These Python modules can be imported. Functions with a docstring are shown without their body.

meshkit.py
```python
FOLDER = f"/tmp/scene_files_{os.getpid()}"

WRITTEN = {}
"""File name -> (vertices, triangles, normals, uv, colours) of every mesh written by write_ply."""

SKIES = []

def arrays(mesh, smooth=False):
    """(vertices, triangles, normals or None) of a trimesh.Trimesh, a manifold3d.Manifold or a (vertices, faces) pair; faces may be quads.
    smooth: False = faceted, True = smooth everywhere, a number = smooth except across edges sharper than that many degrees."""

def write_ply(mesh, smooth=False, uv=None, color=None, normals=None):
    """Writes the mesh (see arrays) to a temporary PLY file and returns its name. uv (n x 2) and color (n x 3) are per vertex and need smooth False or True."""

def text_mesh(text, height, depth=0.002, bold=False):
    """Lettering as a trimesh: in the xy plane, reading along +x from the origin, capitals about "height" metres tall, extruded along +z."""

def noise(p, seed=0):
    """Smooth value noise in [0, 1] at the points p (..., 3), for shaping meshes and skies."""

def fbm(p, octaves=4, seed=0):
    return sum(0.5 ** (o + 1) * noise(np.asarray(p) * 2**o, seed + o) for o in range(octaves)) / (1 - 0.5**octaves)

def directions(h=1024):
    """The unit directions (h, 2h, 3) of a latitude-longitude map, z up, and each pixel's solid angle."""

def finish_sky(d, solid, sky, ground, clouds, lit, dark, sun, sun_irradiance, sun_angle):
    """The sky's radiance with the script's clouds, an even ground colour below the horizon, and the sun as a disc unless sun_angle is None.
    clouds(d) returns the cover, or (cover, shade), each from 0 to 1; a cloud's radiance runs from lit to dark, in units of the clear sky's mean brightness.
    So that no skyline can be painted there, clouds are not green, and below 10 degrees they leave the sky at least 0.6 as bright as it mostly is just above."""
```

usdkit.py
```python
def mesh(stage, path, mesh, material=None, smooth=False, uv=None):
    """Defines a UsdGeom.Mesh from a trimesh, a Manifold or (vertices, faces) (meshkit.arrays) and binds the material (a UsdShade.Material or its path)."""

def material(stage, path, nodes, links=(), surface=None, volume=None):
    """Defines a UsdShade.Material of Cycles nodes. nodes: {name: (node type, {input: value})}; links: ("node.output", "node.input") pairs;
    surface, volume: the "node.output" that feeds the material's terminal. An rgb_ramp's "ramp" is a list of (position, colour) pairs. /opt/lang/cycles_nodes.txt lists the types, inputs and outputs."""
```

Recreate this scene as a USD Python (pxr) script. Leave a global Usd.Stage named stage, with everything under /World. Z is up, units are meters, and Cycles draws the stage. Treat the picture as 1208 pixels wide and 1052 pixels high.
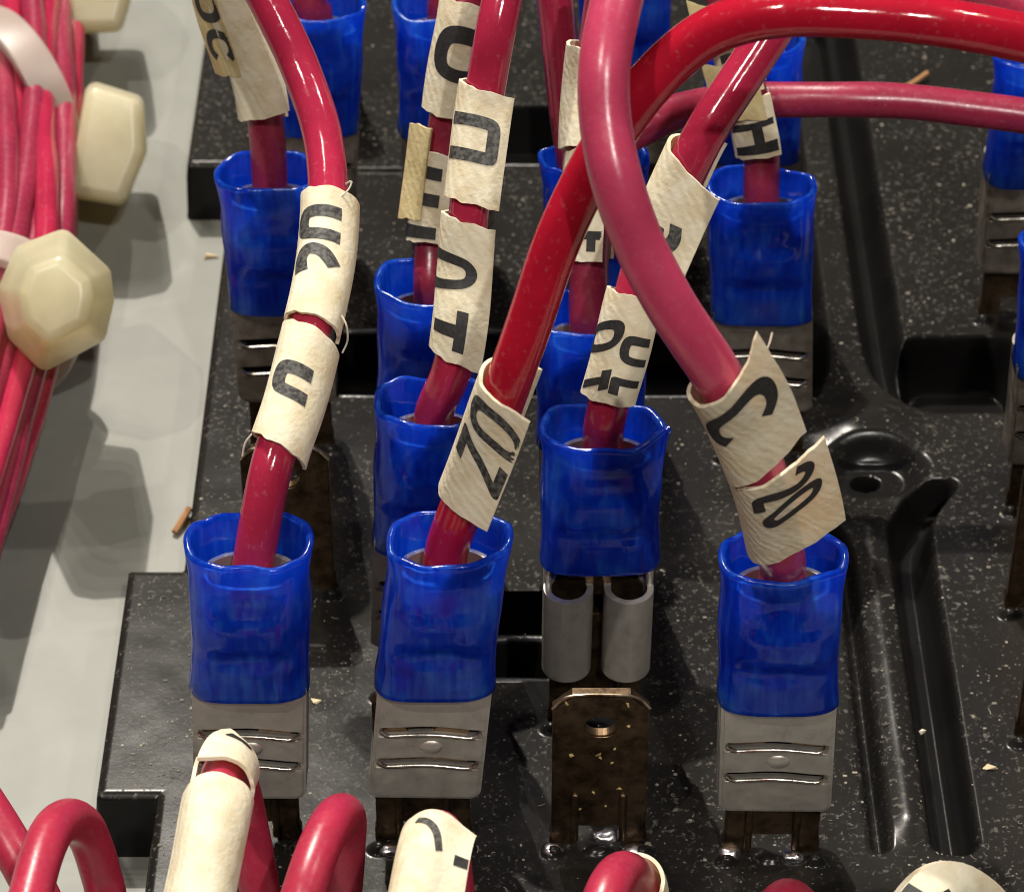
import math, random, numpy as np, trimesh, usdkit, meshkit, manifold3d
from shapely.geometry import LineString, Polygon, LinearRing
from shapely.ops import unary_union
from pxr import Usd, UsdGeom, UsdLux, UsdShade, Gf, Sdf
rng = np.random.default_rng(7); random.seed(7)
stage = Usd.Stage.CreateInMemory()
UsdGeom.SetStageUpAxis(stage, 'Z'); UsdGeom.SetStageMetersPerUnit(stage, 1.0)
UsdGeom.Xform.Define(stage, '/World'); UsdGeom.Scope.Define(stage, '/World/Looks')
MM = 0.001

# ------------------------------------------------------------------ camera (all modelling below is in millimetres)
TH = math.radians(40); FPX = 3575.0; DIST = 200.0
CAM = np.array([0, 0, 10.0]) + DIST * np.array([0, -math.cos(TH), math.sin(TH)])
VF = np.array([0, math.cos(TH), -math.sin(TH)]); VU = np.array([0, math.sin(TH), math.cos(TH)]); VR = np.array([1.0, 0, 0])
cam = UsdGeom.Camera.Define(stage, '/World/camera')
cam.CreateHorizontalApertureAttr(24.0); cam.CreateVerticalApertureAttr(24.0 * 1052 / 1208)
cam.CreateFocalLengthAttr(24.0 * FPX / 1208); cam.CreateClippingRangeAttr(Gf.Vec2f(0.005, 50))
cam.CreateFStopAttr(85.0); cam.CreateFocusDistanceAttr(0.176)
cam.AddTranslateOp().Set(Gf.Vec3d(*(CAM * MM))); cam.AddRotateXOp().Set(90 - 40.0)
EXPOSURE = 0.74
cam.CreateExposureAttr(EXPOSURE)

def at(px, py, d=None, z=None, y=None):
    v = VF + VR * (px - 604) / FPX - VU * (py - 526) / FPX
    if z is not None: d = (z - CAM[2]) / v[2]
    if y is not None: d = (y - CAM[1]) / v[1]
    return CAM + v * d

# ------------------------------------------------------------------ light: a strip of small ceiling lamps, a second lamp, soft room light
def look_rot(pos, target):
    d = np.asarray(target, float) - np.asarray(pos, float); d /= np.linalg.norm(d)
    q = Gf.Rotation(Gf.Vec3d(0, 0, -1), Gf.Vec3d(*d)); return q
def lamp(name, kind, pos, intensity, color, size, target=(0, 0, 0)):
    L = getattr(UsdLux, kind).Define(stage, '/World/' + name)
    if kind == 'DiskLight': L.CreateRadiusAttr(size)
    else: L.CreateWidthAttr(size[0]); L.CreateHeightAttr(size[1])
    L.CreateIntensityAttr(intensity); L.CreateColorAttr(Gf.Vec3f(*color)); L.CreateNormalizeAttr(True)
    L.AddTranslateOp().Set(Gf.Vec3d(*pos)); L.AddOrientOp().Set(Gf.Quatf(look_rot(pos, target).GetQuat()))
WARM = (1.0, 0.93, 0.82); NEUT = (1.0, 0.96, 0.90)
for i in range(7):
    lamp(f'strip_lamp_{i:03d}', 'DiskLight', (-0.30 + 0.02 * i, 0.30 + 0.10 * i, 1.10), 0.24, WARM, 0.004)
lamp('rear_lamp', 'DiskLight', (-0.22, 0.66, 1.12), 3.2, WARM, 0.009)
lamp('front_left_lamp', 'DiskLight', (-0.36, -0.52, 1.05), 1.0, WARM, 0.010)
lamp('front_lamp', 'DiskLight', (0.22, -0.80, 0.95), 1.05, NEUT, 0.012)
lamp('side_lamp', 'DiskLight', (0.55, 0.12, 0.95), 0.4, WARM, 0.010)
lamp('ceiling_glow', 'RectLight', (0.0, -0.1, 1.5), 0.14, NEUT, (1.8, 1.8))

# ------------------------------------------------------------------ materials
def mat(name, nodes, links=(), surface='p.BSDF'):
    return usdkit.material(stage, '/World/Looks/' + name, nodes, links, surface=surface)
def simple(name, col, rough, nscale=900, amt=0.25, bump=0.0, bscale=4000, **kw):
    lo = [c * (1 - amt) for c in col]; hi = [min(1, c * (1 + amt)) for c in col]
    nodes = {'g': ('geometry', {}), 'n': ('noise_texture', {'scale': nscale, 'detail': 4}),
             'r': ('rgb_ramp', {'ramp': [(0.3, lo), (0.7, hi)]}), 'p': ('principled_bsdf', {'roughness': rough, **kw})}
    links = [('g.position', 'n.vector'), ('n.fac', 'r.fac'), ('r.color', 'p.base_color')]
    if bump:
        nodes['b2'] = ('noise_texture', {'scale': bscale, 'detail': 3}); nodes['b'] = ('bump', {'strength': bump, 'distance': 0.0001})
        links += [('g.position', 'b2.vector'), ('b2.fac', 'b.height'), ('b.normal', 'p.normal')]
    return mat(name, nodes, links)
def wire_mat(name, col, rough=0.22):
    lo = [c * 0.80 for c in col]
    dusty = [0.55 * col[0] + 0.16, 0.55 * col[1] + 0.10, 0.55 * col[2] + 0.11]
    return mat(name, {'g': ('geometry', {}), 'n': ('noise_texture', {'scale': 350, 'detail': 3}), 'n2': ('noise_texture', {'scale': 2600, 'detail': 5, 'roughness': 0.65}),
        'r': ('rgb_ramp', {'ramp': [(0.3, lo), (0.7, col)]}), 'r2': ('rgb_ramp', {'ramp': [(0.59, (0, 0, 0)), (0.76, (0.7, 0.7, 0.7))]}),
        'm': ('mix_color', {'b': dusty}), 'rr': ('map_range', {'from_min': 0.3, 'from_max': 0.7, 'to_min': rough - 0.04, 'to_max': rough + 0.10}),
        'b': ('bump', {'strength': 0.10, 'distance': 0.0001}),
        'p': ('principled_bsdf', {'subsurface_weight': 0.12, 'subsurface_scale': 0.0008, 'specular_ior_level': 0.55})},
        [('g.position', 'n.vector'), ('g.position', 'n2.vector'), ('n.fac', 'r.fac'), ('n2.fac', 'r2.fac'), ('r.color', 'm.a'), ('r2.color', 'm.fac'),
         ('m.result', 'p.base_color'), ('n2.fac', 'rr.value'), ('rr.result', 'p.roughness'), ('n2.fac', 'b.height'), ('b.normal', 'p.normal')])
M = {}
M['red'] = wire_mat('red_insulation', (0.43, 0.010, 0.030), 0.08)
M['raspberry'] = wire_mat('raspberry_insulation', (0.40, 0.022, 0.062), 0.08)
M['loop'] = wire_mat('matte_raspberry_insulation', (0.42, 0.026, 0.064), 0.30)
M['pink'] = wire_mat('pink_insulation', (0.53, 0.055, 0.125), 0.24)
M['dull'] = wire_mat('dull_insulation', (0.30, 0.024, 0.062), 0.26)

def plastic():
    g = {'g': ('geometry', {}), 'sx': ('separate_xyz', {}), 'sp': ('separate_xyz', {}),
         'v': ('voronoi_texture', {'scale': 2100, 'randomness': 1.0}), 'vr': ('rgb_ramp', {'ramp': [(0.06, (1, 1, 1)), (0.19, (0, 0, 0))]}),
         'n1': ('noise_texture', {'scale': 240, 'detail': 4}), 'n1r': ('rgb_ramp', {'ramp': [(0.46, (0, 0, 0)), (0.68, (1, 1, 1))]}),
         'nc': ('noise_texture', {'scale': 110, 'detail': 5, 'roughness': 0.6}), 'ncr': ('map_range', {'from_min': 0.41, 'from_max': 0.64, 'to_min': 0.04, 'to_max': 1.0, 'clamp': True}),
         'n2': ('noise_texture', {'scale': 2300, 'detail': 4, 'roughness': 0.66, 'distortion': 0.5}), 'n2r': ('rgb_ramp', {'ramp': [(0.57, (0, 0, 0)), (0.66, (0.45, 0.45, 0.45)), (0.74, (1, 1, 1))]}),
         'up': ('map_range', {'from_min': 0.3, 'from_max': 0.95, 'to_min': 0.0, 'to_max': 1.0, 'clamp': True}),
         'zk': ('map_range', {'from_min': -0.0016, 'from_max': -0.0006, 'to_min': 0.03, 'to_max': 1.0, 'clamp': True}), 'm4': ('math', {'math_type': 'multiply'}),  # fades the dust colour low down, painting the slots dark as in shade
         'm1': ('math', {'math_type': 'multiply'}), 'm5': ('math', {'math_type': 'multiply'}), 'dz': ('math', {'math_type': 'multiply_add', 'value2': 0.75, 'value3': 0.02}),
         'ma': ('math', {'math_type': 'maximum'}), 'mb': ('math', {'math_type': 'multiply'}),
         'mc': ('mix_color', {'a': (0.0085, 0.008, 0.008), 'b': (0.28, 0.255, 0.215)}),
         'rr': ('map_range', {'from_min': 0.0, 'from_max': 0.4, 'to_min': 0.20, 'to_max': 0.9, 'clamp': True}),
         'b': ('bump', {'strength': 0.10, 'distance': 0.00006}), 'p': ('principled_bsdf', {'specular_ior_level': 0.18})}
    l = [('g.position', 'v.vector'), ('g.position', 'n1.vector'), ('g.position', 'n2.vector'), ('g.position', 'nc.vector'), ('g.normal', 'sx.vector'), ('sx.z', 'up.value'),
         ('g.position', 'sp.vector'), ('sp.z', 'zk.value'), ('up.result', 'm4.value1'), ('zk.result', 'm4.value2'),
         ('v.distance', 'vr.fac'), ('n1.fac', 'n1r.fac'), ('n2.fac', 'n2r.fac'), ('nc.fac', 'ncr.value'),
         ('vr.color', 'm1.value1'), ('n1r.color', 'm1.value2'), ('n2r.color', 'm5.value1'), ('ncr.result', 'm5.value2'), ('m5.value', 'dz.value1'), ('m1.value', 'ma.value1'), ('dz.value', 'ma.value2'),
         ('ma.value', 'mb.value1'), ('m4.value', 'mb.value2'), ('mb.value', 'mc.fac'), ('mc.result', 'p.base_color'), ('mb.value', 'rr.value'), ('rr.result', 'p.roughness'),
         ('n2.fac', 'b.height'), ('b.normal', 'p.normal')]
    return mat('dusty_black_plastic', g, l)
M['plastic'] = plastic()
M['gloss_black'] = simple('gloss_black_plastic', (0.02, 0.02, 0.022), 0.30, bump=0.3, bscale=2500, specular_ior_level=1.0)
M['panel'] = simple('grey_paint', (0.195, 0.20, 0.18), 0.5, nscale=300, amt=0.05, bump=0.06, bscale=3000)
M['nylon'] = simple('ivory_nylon', (0.54, 0.455, 0.27), 0.34, nscale=260, amt=0.14, subsurface_weight=0.6, subsurface_scale=0.004, subsurface_radius=(1, 0.8, 0.5))
M['strap'] = simple('milky_nylon', (0.40, 0.31, 0.26), 0.38, nscale=200, amt=0.08, subsurface_weight=0.4, subsurface_scale=0.002, subsurface_radius=(1, 0.7, 0.5))
M['ink'] = simple('printing_ink', (0.022, 0.021, 0.022), 0.6, nscale=5000, amt=0.5)
M['ink_worn'] = mat('worn_ink', {'g': ('geometry', {}), 'n': ('noise_texture', {'scale': 3800, 'detail': 3}),
    'r': ('rgb_ramp', {'ramp': [(0.40, (0.02, 0.02, 0.021)), (0.62, (0.10, 0.098, 0.09))]}), 'p': ('principled_bsdf', {'roughness': 0.65})},
    [('g.position', 'n.vector'), ('n.fac', 'r.fac'), ('r.color', 'p.base_color')])
def cloth(name, col, dark):
    return mat(name, {'g': ('geometry', {}), 'n': ('noise_texture', {'scale': 700, 'detail': 4}), 'r': ('rgb_ramp', {'ramp': [(0.30, dark), (0.62, col)]}),
        'mp': ('mapping', {'rotation': (0.6, 0.5, 0.7)}), 'w': ('wave_texture', {'scale': 560, 'distortion': 5.0, 'detail': 3, 'detail_scale': 1.5, 'bands_direction': 'x'}),
        'n3': ('noise_texture', {'scale': 3200, 'detail': 2}), 'ad': ('math', {'math_type': 'multiply_add', 'value2': 0.4}), 'b': ('bump', {'strength': 0.5, 'distance': 0.00008}),
        'p': ('principled_bsdf', {'roughness': 0.72, 'specular_ior_level': 0.3, 'subsurface_weight': 0.1, 'subsurface_scale': 0.0006})},
        [('g.position', 'n.vector'), ('n.fac', 'r.fac'), ('r.color', 'p.base_color'), ('g.position', 'mp.vector'), ('mp.vector', 'w.vector'), ('g.position', 'n3.vector'),
         ('w.fac', 'ad.value1'), ('n3.fac', 'ad.value3'), ('ad.value', 'b.height'), ('b.normal', 'p.normal')])
M['cloth'] = cloth('cream_cloth', (0.82, 0.725, 0.55), (0.70, 0.57, 0.38))
M['cloth_old'] = cloth('yellowed_cloth', (0.66, 0.52, 0.28), (0.52, 0.38, 0.18))
def sleeve_mat():
    return mat('blue_vinyl', {'g': ('geometry', {}), 'n': ('noise_texture', {'scale': 300, 'detail': 4}), 'mp': ('mapping', {'scale': (1, 1, 0.10)}), 'n2': ('noise_texture', {'scale': 2600, 'detail': 4}),
        'av': ('math', {'math_type': 'multiply_add', 'value2': 0.5}), 'hf': ('math', {'math_type': 'multiply', 'value2': 0.5}),
        'r': ('rgb_ramp', {'ramp': [(0.36, (0.006, 0.040, 0.48)), (0.50, (0.014, 0.11, 0.78)), (0.64, (0.06, 0.30, 0.95))]}),
        'b': ('bump', {'strength': 0.26, 'distance': 0.0001}), 'mr': ('map_range', {'from_min': 0.35, 'from_max': 0.65, 'to_min': 0.07, 'to_max': 0.24}),
        'p': ('principled_bsdf', {'transmission_weight': 0.74, 'ior': 1.48}), 't': ('translucent_bsdf', {'color': (0.025, 0.20, 0.98)}), 'mx': ('mix_closure', {'fac': 0.28})},
        [('g.position', 'n.vector'), ('g.position', 'mp.vector'), ('mp.vector', 'n2.vector'), ('n.fac', 'hf.value1'), ('n2.fac', 'av.value1'), ('hf.value', 'av.value3'), ('av.value', 'r.fac'),
         ('r.color', 'p.base_color'), ('n2.fac', 'b.height'), ('b.normal', 'p.normal'),
         ('n.fac', 'mr.value'), ('mr.result', 'p.roughness'), ('p.BSDF', 'mx.closure1'), ('t.BSDF', 'mx.closure2')], surface='mx.closure')
M['sleeve'] = sleeve_mat()
def metal(name, a, b, rough, metallic=1.0, bump=0.15):
    return mat(name, {'g': ('geometry', {}), 'n': ('noise_texture', {'scale': 900, 'detail': 6, 'roughness': 0.65}), 'r': ('rgb_ramp', {'ramp': [(0.32, a), (0.68, b)]}),
        'mr': ('map_range', {'from_min': 0.3, 'from_max': 0.7, 'to_min': rough - 0.08, 'to_max': rough + 0.1}), 'b': ('bump', {'strength': bump, 'distance': 0.0001}),
        'p': ('principled_bsdf', {'metallic': metallic})},
        [('g.position', 'n.vector'), ('n.fac', 'r.fac'), ('r.color', 'p.base_color'), ('n.fac', 'mr.value'), ('mr.result', 'p.roughness'), ('n.fac', 'b.height'), ('b.normal', 'p.normal')])
M['tin'] = metal('dull_tin', (0.46, 0.425, 0.38), (0.58, 0.545, 0.49), 0.40, metallic=0.7)
M['lip'] = metal('bright_tin', (0.62, 0.58, 0.50), (0.75, 0.72, 0.64), 0.25)
M['brown_tin'] = metal('tarnished_tin', (0.26, 0.21, 0.17), (0.46, 0.41, 0.35), 0.40, metallic=0.8)
M['tab'] = metal('tarnished_brass', (0.042, 0.026, 0.015), (0.16, 0.105, 0.06), 0.34, metallic=0.85)
M['brass'] = metal('worn_brass', (0.50, 0.40, 0.26), (0.72, 0.62, 0.46), 0.3)
M['crumb'] = simple('pale_crumb', (0.60, 0.48, 0.30), 0.8)
M['verdigris'] = simple('ochre_corrosion', (0.42, 0.32, 0.12), 0.7)
M['foot_sheen'] = metal('sheen_tin', (0.50, 0.48, 0.52), (0.72, 0.70, 0.74), 0.30, bump=0.5)  # pale tin that paints the sheen of plastic at the tab feet
M['splinter'] = simple('brown_splinter', (0.30, 0.15, 0.06), 0.8)
M['dust'] = simple('grey_dust', (0.26, 0.235, 0.19), 0.9, nscale=150, amt=0.75)
M['fibre'] = simple('pale_fibre', (0.66, 0.60, 0.48), 0.8)

# ------------------------------------------------------------------ scene helpers
used = {}
def numbered(parent, name):
    k = (str(parent), name); n = used.get(k, 0); used[k] = n + 1
    return f'{parent}/{name}' if n == 0 else f'{parent}/{name}_{n:03d}'
def tag(p, label=None, cat=None, group=None, kind=None):
    for k, v in (('label', label), ('category', cat), ('group', group), ('kind', kind)):
        if v: p.SetCustomDataByKey(k, v)
def clean(mesh, smooth):
    if isinstance(mesh, trimesh.Trimesh):
        u = np.unique(mesh.faces)
        if len(u) < len(mesh.vertices):
            k = np.full(len(mesh.vertices), -1); k[u] = np.arange(len(u)); mesh = trimesh.Trimesh(np.array(mesh.vertices)[u], k[mesh.faces], process=False)
    return meshkit.arrays(mesh, smooth)
class Thing:
    def __init__(s, name, label, cat, loc, group=None, kind=None):
        s.loc = np.asarray(loc, float); s.path = numbered('/World', name)
        x = UsdGeom.Xform.Define(stage, s.path); x.AddTranslateOp().Set(Gf.Vec3d(*(s.loc * MM))); tag(x.GetPrim(), label, cat, group, kind)
    def part(s, name, mesh, m, smooth=35, parent=None, label=None):
        v, f, n = clean(mesh, smooth)
        path = numbered(parent or s.path, name)
        g = usdkit.mesh(stage, path, ((v - s.loc) * MM, f), M[m] if isinstance(m, str) else m, smooth=False)
        if n is not None:
            from pxr import Vt
            g.CreateNormalsAttr(Vt.Vec3fArray.FromNumpy(n.astype(np.float32))); g.SetNormalsInterpolation('vertex')
        if label: tag(g.GetPrim(), label)
        return path
def single(name, mesh, m, label=None, cat=None, group=None, kind=None, smooth=35):
    v, f, n = clean(mesh, smooth)
    path = numbered('/World', name)
    g = usdkit.mesh(stage, path, (v * MM, f), M[m], smooth=False)
    if n is not None:
        from pxr import Vt
        g.CreateNormalsAttr(Vt.Vec3fArray.FromNumpy(n.astype(np.float32))); g.SetNormalsInterpolation('vertex')
    tag(g.GetPrim(), label, cat, group, kind)

def spline(pts, step=0.45):
    P = np.asarray(pts, float); P = np.vstack([2 * P[0] - P[1], P, 2 * P[-1] - P[-2]]); out = []
    for i in range(1, len(P) - 2):
        p0, p1, p2, p3 = P[i - 1:i + 3]
        t = np.linspace(0, 1, 24, endpoint=False)[:, None]
        out.append(0.5 * ((2 * p1) + (-p0 + p2) * t + (2 * p0 - 5 * p1 + 4 * p2 - p3) * t**2 + (-p0 + 3 * p1 - 3 * p2 + p3) * t**3))
    Q = np.vstack(out + [P[-2:-1]])
    for _ in range(14): Q[1:-1] = 0.25 * Q[:-2] + 0.5 * Q[1:-1] + 0.25 * Q[2:]
    s = np.r_[0, np.cumsum(np.linalg.norm(np.diff(Q, axis=0), axis=1))]
    n = max(3, int(s[-1] / step)); si = np.linspace(0, s[-1], n)
    return np.stack([np.interp(si, s, Q[:, k]) for k in range(3)], 1)
def tangents(C):
    t = np.gradient(C, axis=0); return t / np.linalg.norm(t, axis=1, keepdims=True)
def ring_mesh(rings, closed_u=True, cap=True):
    """rings: (n, m, 3) -> trimesh"""
    n, m = rings.shape[:2]; v = rings.reshape(-1, 3); F = []
    i, j = np.meshgrid(np.arange(n - 1), np.arange(m if closed_u else m - 1), indexing='ij'); i = i.ravel(); j = j.ravel(); k = (j + 1) % m
    a, b, c, d = i * m + j, i * m + k, (i + 1) * m + k, (i + 1) * m + j
    F = np.vstack([np.c_[a, b, c], np.c_[a, c, d]])
    if cap:
        c0, c1 = len(v), len(v) + 1; v = np.vstack([v, rings[0].mean(0), rings[-1].mean(0)])
        j = np.arange(m); k = (j + 1) % m
        F = np.vstack([F, np.c_[k, j, np.full(m, c0)], np.c_[(n - 1) * m + j, (n - 1) * m + k, np.full(m, c1)]])
    return trimesh.Trimesh(v, F, process=False)
def tube(C, r, sides=20, noise=0.0):
    T = tangents(C); N = np.zeros_like(C); n = np.cross(T[0], [0.3, 0.9, 0.2]); n /= np.linalg.norm(n)
    for i in range(len(C)):
        n = n - T[i] * (n @ T[i]); n /= np.linalg.norm(n); N[i] = n
    B = np.cross(T, N); a = np.linspace(0, 2 * np.pi, sides, endpoint=False)
    rr = np.broadcast_to(np.asarray(r, float), (len(C),))[:, None, None]
    R = C[:, None] + rr * (np.cos(a)[None, :, None] * N[:, None] + np.sin(a)[None, :, None] * B[:, None])
    if noise: R = R + (meshkit.fbm(R / 3.0, 2)[..., None] - 0.5) * noise
    return ring_mesh(R)
def rbox(sx, sy, sz, r, c=(0, 0, 0)):
    hx, hy, hz = sx / 2 - r, sy / 2 - r, sz / 2 - r
    sp = trimesh.creation.icosphere(subdivisions=1, radius=r).vertices
    pts = np.vstack([sp + [a * hx, b * hy, e * hz] for a in (-1, 1) for b in (-1, 1) for e in (-1, 1)])
    return trimesh.convex.convex_hull(pts + np.asarray(c))
def hull_spheres(pts, r):
    sp = trimesh.creation.icosphere(subdivisions=2, radius=r).vertices
    return trimesh.convex.convex_hull(np.vstack([sp + p for p in pts]))
def cat(*m): return trimesh.util.concatenate(list(m))

# ------------------------------------------------------------------ the grey panel and the black terminal block
PZ = -5.2
g = np.array([[-120, -90, PZ], [140, -90, PZ], [140, 170, PZ], [-120, 170, PZ]], float)
single('panel', (g, np.array([[0, 1, 2], [0, 2, 3]])), 'panel', kind='structure', label='pale grey painted panel under the black terminal block', smooth=False)

def sd_box(x, y, x0, x1, y0, y1, r=0.0):
    qx = np.abs(x - (x0 + x1) / 2) - (x1 - x0) / 2 + r; qy = np.abs(y - (y0 + y1) / 2) - (y1 - y0) / 2 + r
    return np.hypot(np.maximum(qx, 0), np.maximum(qy, 0)) + np.minimum(np.maximum(qx, qy), 0) - r
def sst(a, b, x):
    t = np.clip((x - a) / (b - a), 0, 1); return t * t * (3 - 2 * t)
TABS = {}     # name: (x, y)
feet = dict(A1=(300, 985), A2=(500, 985), A3=(705, 990), A4=(908, 1000), B1=(345, 690), B2=(500, 808), B3=(700, 845), C1=(345, 520), C2=(503, 640), C3=(697, 680),
            C4=(897, 530), D1=(368, 305), D2=(532, 315), D3=(702, 492), D4=(884, 335), E1=(385, 128), E3=(742, 238), R1=(1200, 368), R2=(1236, 592), R3=(1236, 712), R4=(1250, 862))
for k, p in feet.items(): TABS[k] = at(*p, z=0)
dx = 0.15
X, Y = np.meshgrid(np.arange(-27.2, 50, dx), np.arange(-42, 92, dx))
outer = np.minimum.reduce([sd_box(X, Y, -22.3, 80, -80, 120, 0.4), sd_box(X, Y, -26.1, -18, 46.8, 120, 0.3), sd_box(X, Y, -26.1, -18, -22.2, -1.0, 0.3)])
def hole(field, depth, soft=0.42):
    return depth * (1 - sst(-soft * 0.8, soft * 0.2, field))
H = np.zeros_like(X)
slots = [((-13.2, 22.3, 17.6, 25.4), 4.6, 0.4), ((-4.0, 7.6, -7.4, -3.4), 4.6, 0.4), ((-4.0, 7.6, -11.7, -8.1), 4.6, 0.4), ((-3.2, 6.0, 46.9, 55.2), 4.6, 0.4),
         ((22.0, 27.2, 57.0, 74.0), 4.6, 0.5)]
cut = np.zeros_like(X)
for (x0, x1, y0, y1), dpt, rr in slots: cut = np.maximum(cut, hole(sd_box(X, Y, x0, x1, y0, y1, rr), dpt))
# grooves either side of the spine on the right
bx, by = at(1032, 548, z=0)[:2]
fl = np.exp(-((Y - 13.5) / 4.6) ** 2)
def soft_groove(field, depth, w): return depth * (1 - sst(-w, w * 0.9, field))
gl = sd_box(X + 3.0 * fl, Y, 21.5, 23.0, 13.5, 100, 0.6); gl2 = sd_box(X + 1.8 * np.exp(-((Y - 7) / 4.0) ** 2), Y, 22.3, 23.0, -26.5, 5.5, 0.3)
gr = sd_box(X - 3.8 * fl, Y, 26.4, 28.5, 16.5, 100, 0.6); gr2 = sd_box(X - 2.6 * np.exp(-((Y - 8.5) / 3.4) ** 2), Y, 26.2, 28.3, -26.5, 8.0, 0.7)
cut = np.maximum(cut, soft_groove(sd_box(X, Y, 28.6, 37.5, 16.4, 24.0, 2.2), 4.6, 0.95))
cut = np.maximum(cut, soft_groove(gl, 2.2, 0.75)); cut = np.maximum(cut, soft_groove(gl2, 1.3, 0.55))
cut = np.maximum(cut, soft_groove(gr, 3.0, 0.8)); cut = np.maximum(cut, soft_groove(gr2, 3.0, 0.75))
rb = np.hypot(X - bx, (Y - by) * 1.0)
# the spine swells into a low dome at the boss, with a step and a hole on its near side
dome = 0.9 * (1 - sst(1.0, 5.2, np.hypot(X - bx, (Y - by - 4.2) * 1.1))) * (Y > by + 1.2)
cut = np.maximum(cut, 1.5 * (1 - sst(1.6, 3.4, np.hypot((X - bx) * 0.8, Y - by + 0.3))))
cut = np.maximum(cut, hole(np.hypot((X - bx + 0.6) / 1.3, Y - by + 0.4) - 0.95, 4.0, 0.7))
cut = np.maximum(cut, 0.7 * (1 - sst(-1.5, 1.5, np.abs(X - 24.6) - 1.2)) * (1 - sst(0.0, 3.0, np.abs(Y - by + 3.0) - 1.0)))
H = H + 0.55 * np.exp(-((X - 24.7) / 1.3) ** 2) * (1 - sst(0, 3, np.abs(Y + 10) - 14)) - 0.25
H = H + dome
H = H - cut
# shallow step of the module seams, small moulded nibs at the feet of the tabs
H -= 0.30 * (1 - sst(0.0, 0.5, np.abs(Y - 46.0))) * (X < -3.5)
H += 0.25
for k, p in TABS.items():
    for sx in (-2.7, 2.7):
        H += 0.55 * np.exp(-(((X - p[0] - sx) / 0.55) ** 2 + ((Y - p[1] + 1.15) / 0.42) ** 2) ** 2)
    H += 0.35 * np.exp(-(((X - p[0]) / 0.7) ** 2 + ((Y - p[1] + 1.0) / 0.4) ** 2) ** 2)
H += (meshkit.fbm(np.stack([X / 6, Y / 6, X * 0], -1), 3, 3) - 0.5) * 0.10
H -= 0.28 * (1 - sst(0.0, 0.55, -outer)) * (outer < 0)
H = np.where(outer < 0.02, H, 0); H = H * (1 - sst(-0.05, 0.25, outer)) - 5.4 * sst(-0.05, 0.25, outer)
ny, nx = X.shape
idx = np.arange(nx * ny).reshape(ny, nx); a, b, c, d = idx[:-1, :-1].ravel(), idx[:-1, 1:].ravel(), idx[1:, 1:].ravel(), idx[1:, :-1].ravel()
hz = H.ravel(); keep = np.max([hz[a], hz[b], hz[c], hz[d]], axis=0) > -5.35
Fh = np.vstack([np.c_[a, b, c][keep], np.c_[a, c, d][keep]])
vid = np.unique(Fh); remap = np.full(nx * ny, -1); remap[vid] = np.arange(len(vid))
housing = trimesh.Trimesh(np.c_[X.ravel(), Y.ravel(), hz][vid], remap[Fh], process=False)
block = Thing('terminal_block', 'dusty black plastic terminal block with rows of tarnished brass tabs', 'terminal block', (0, 0, PZ))
block.part('housing', housing, 'plastic', smooth=True)

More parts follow.
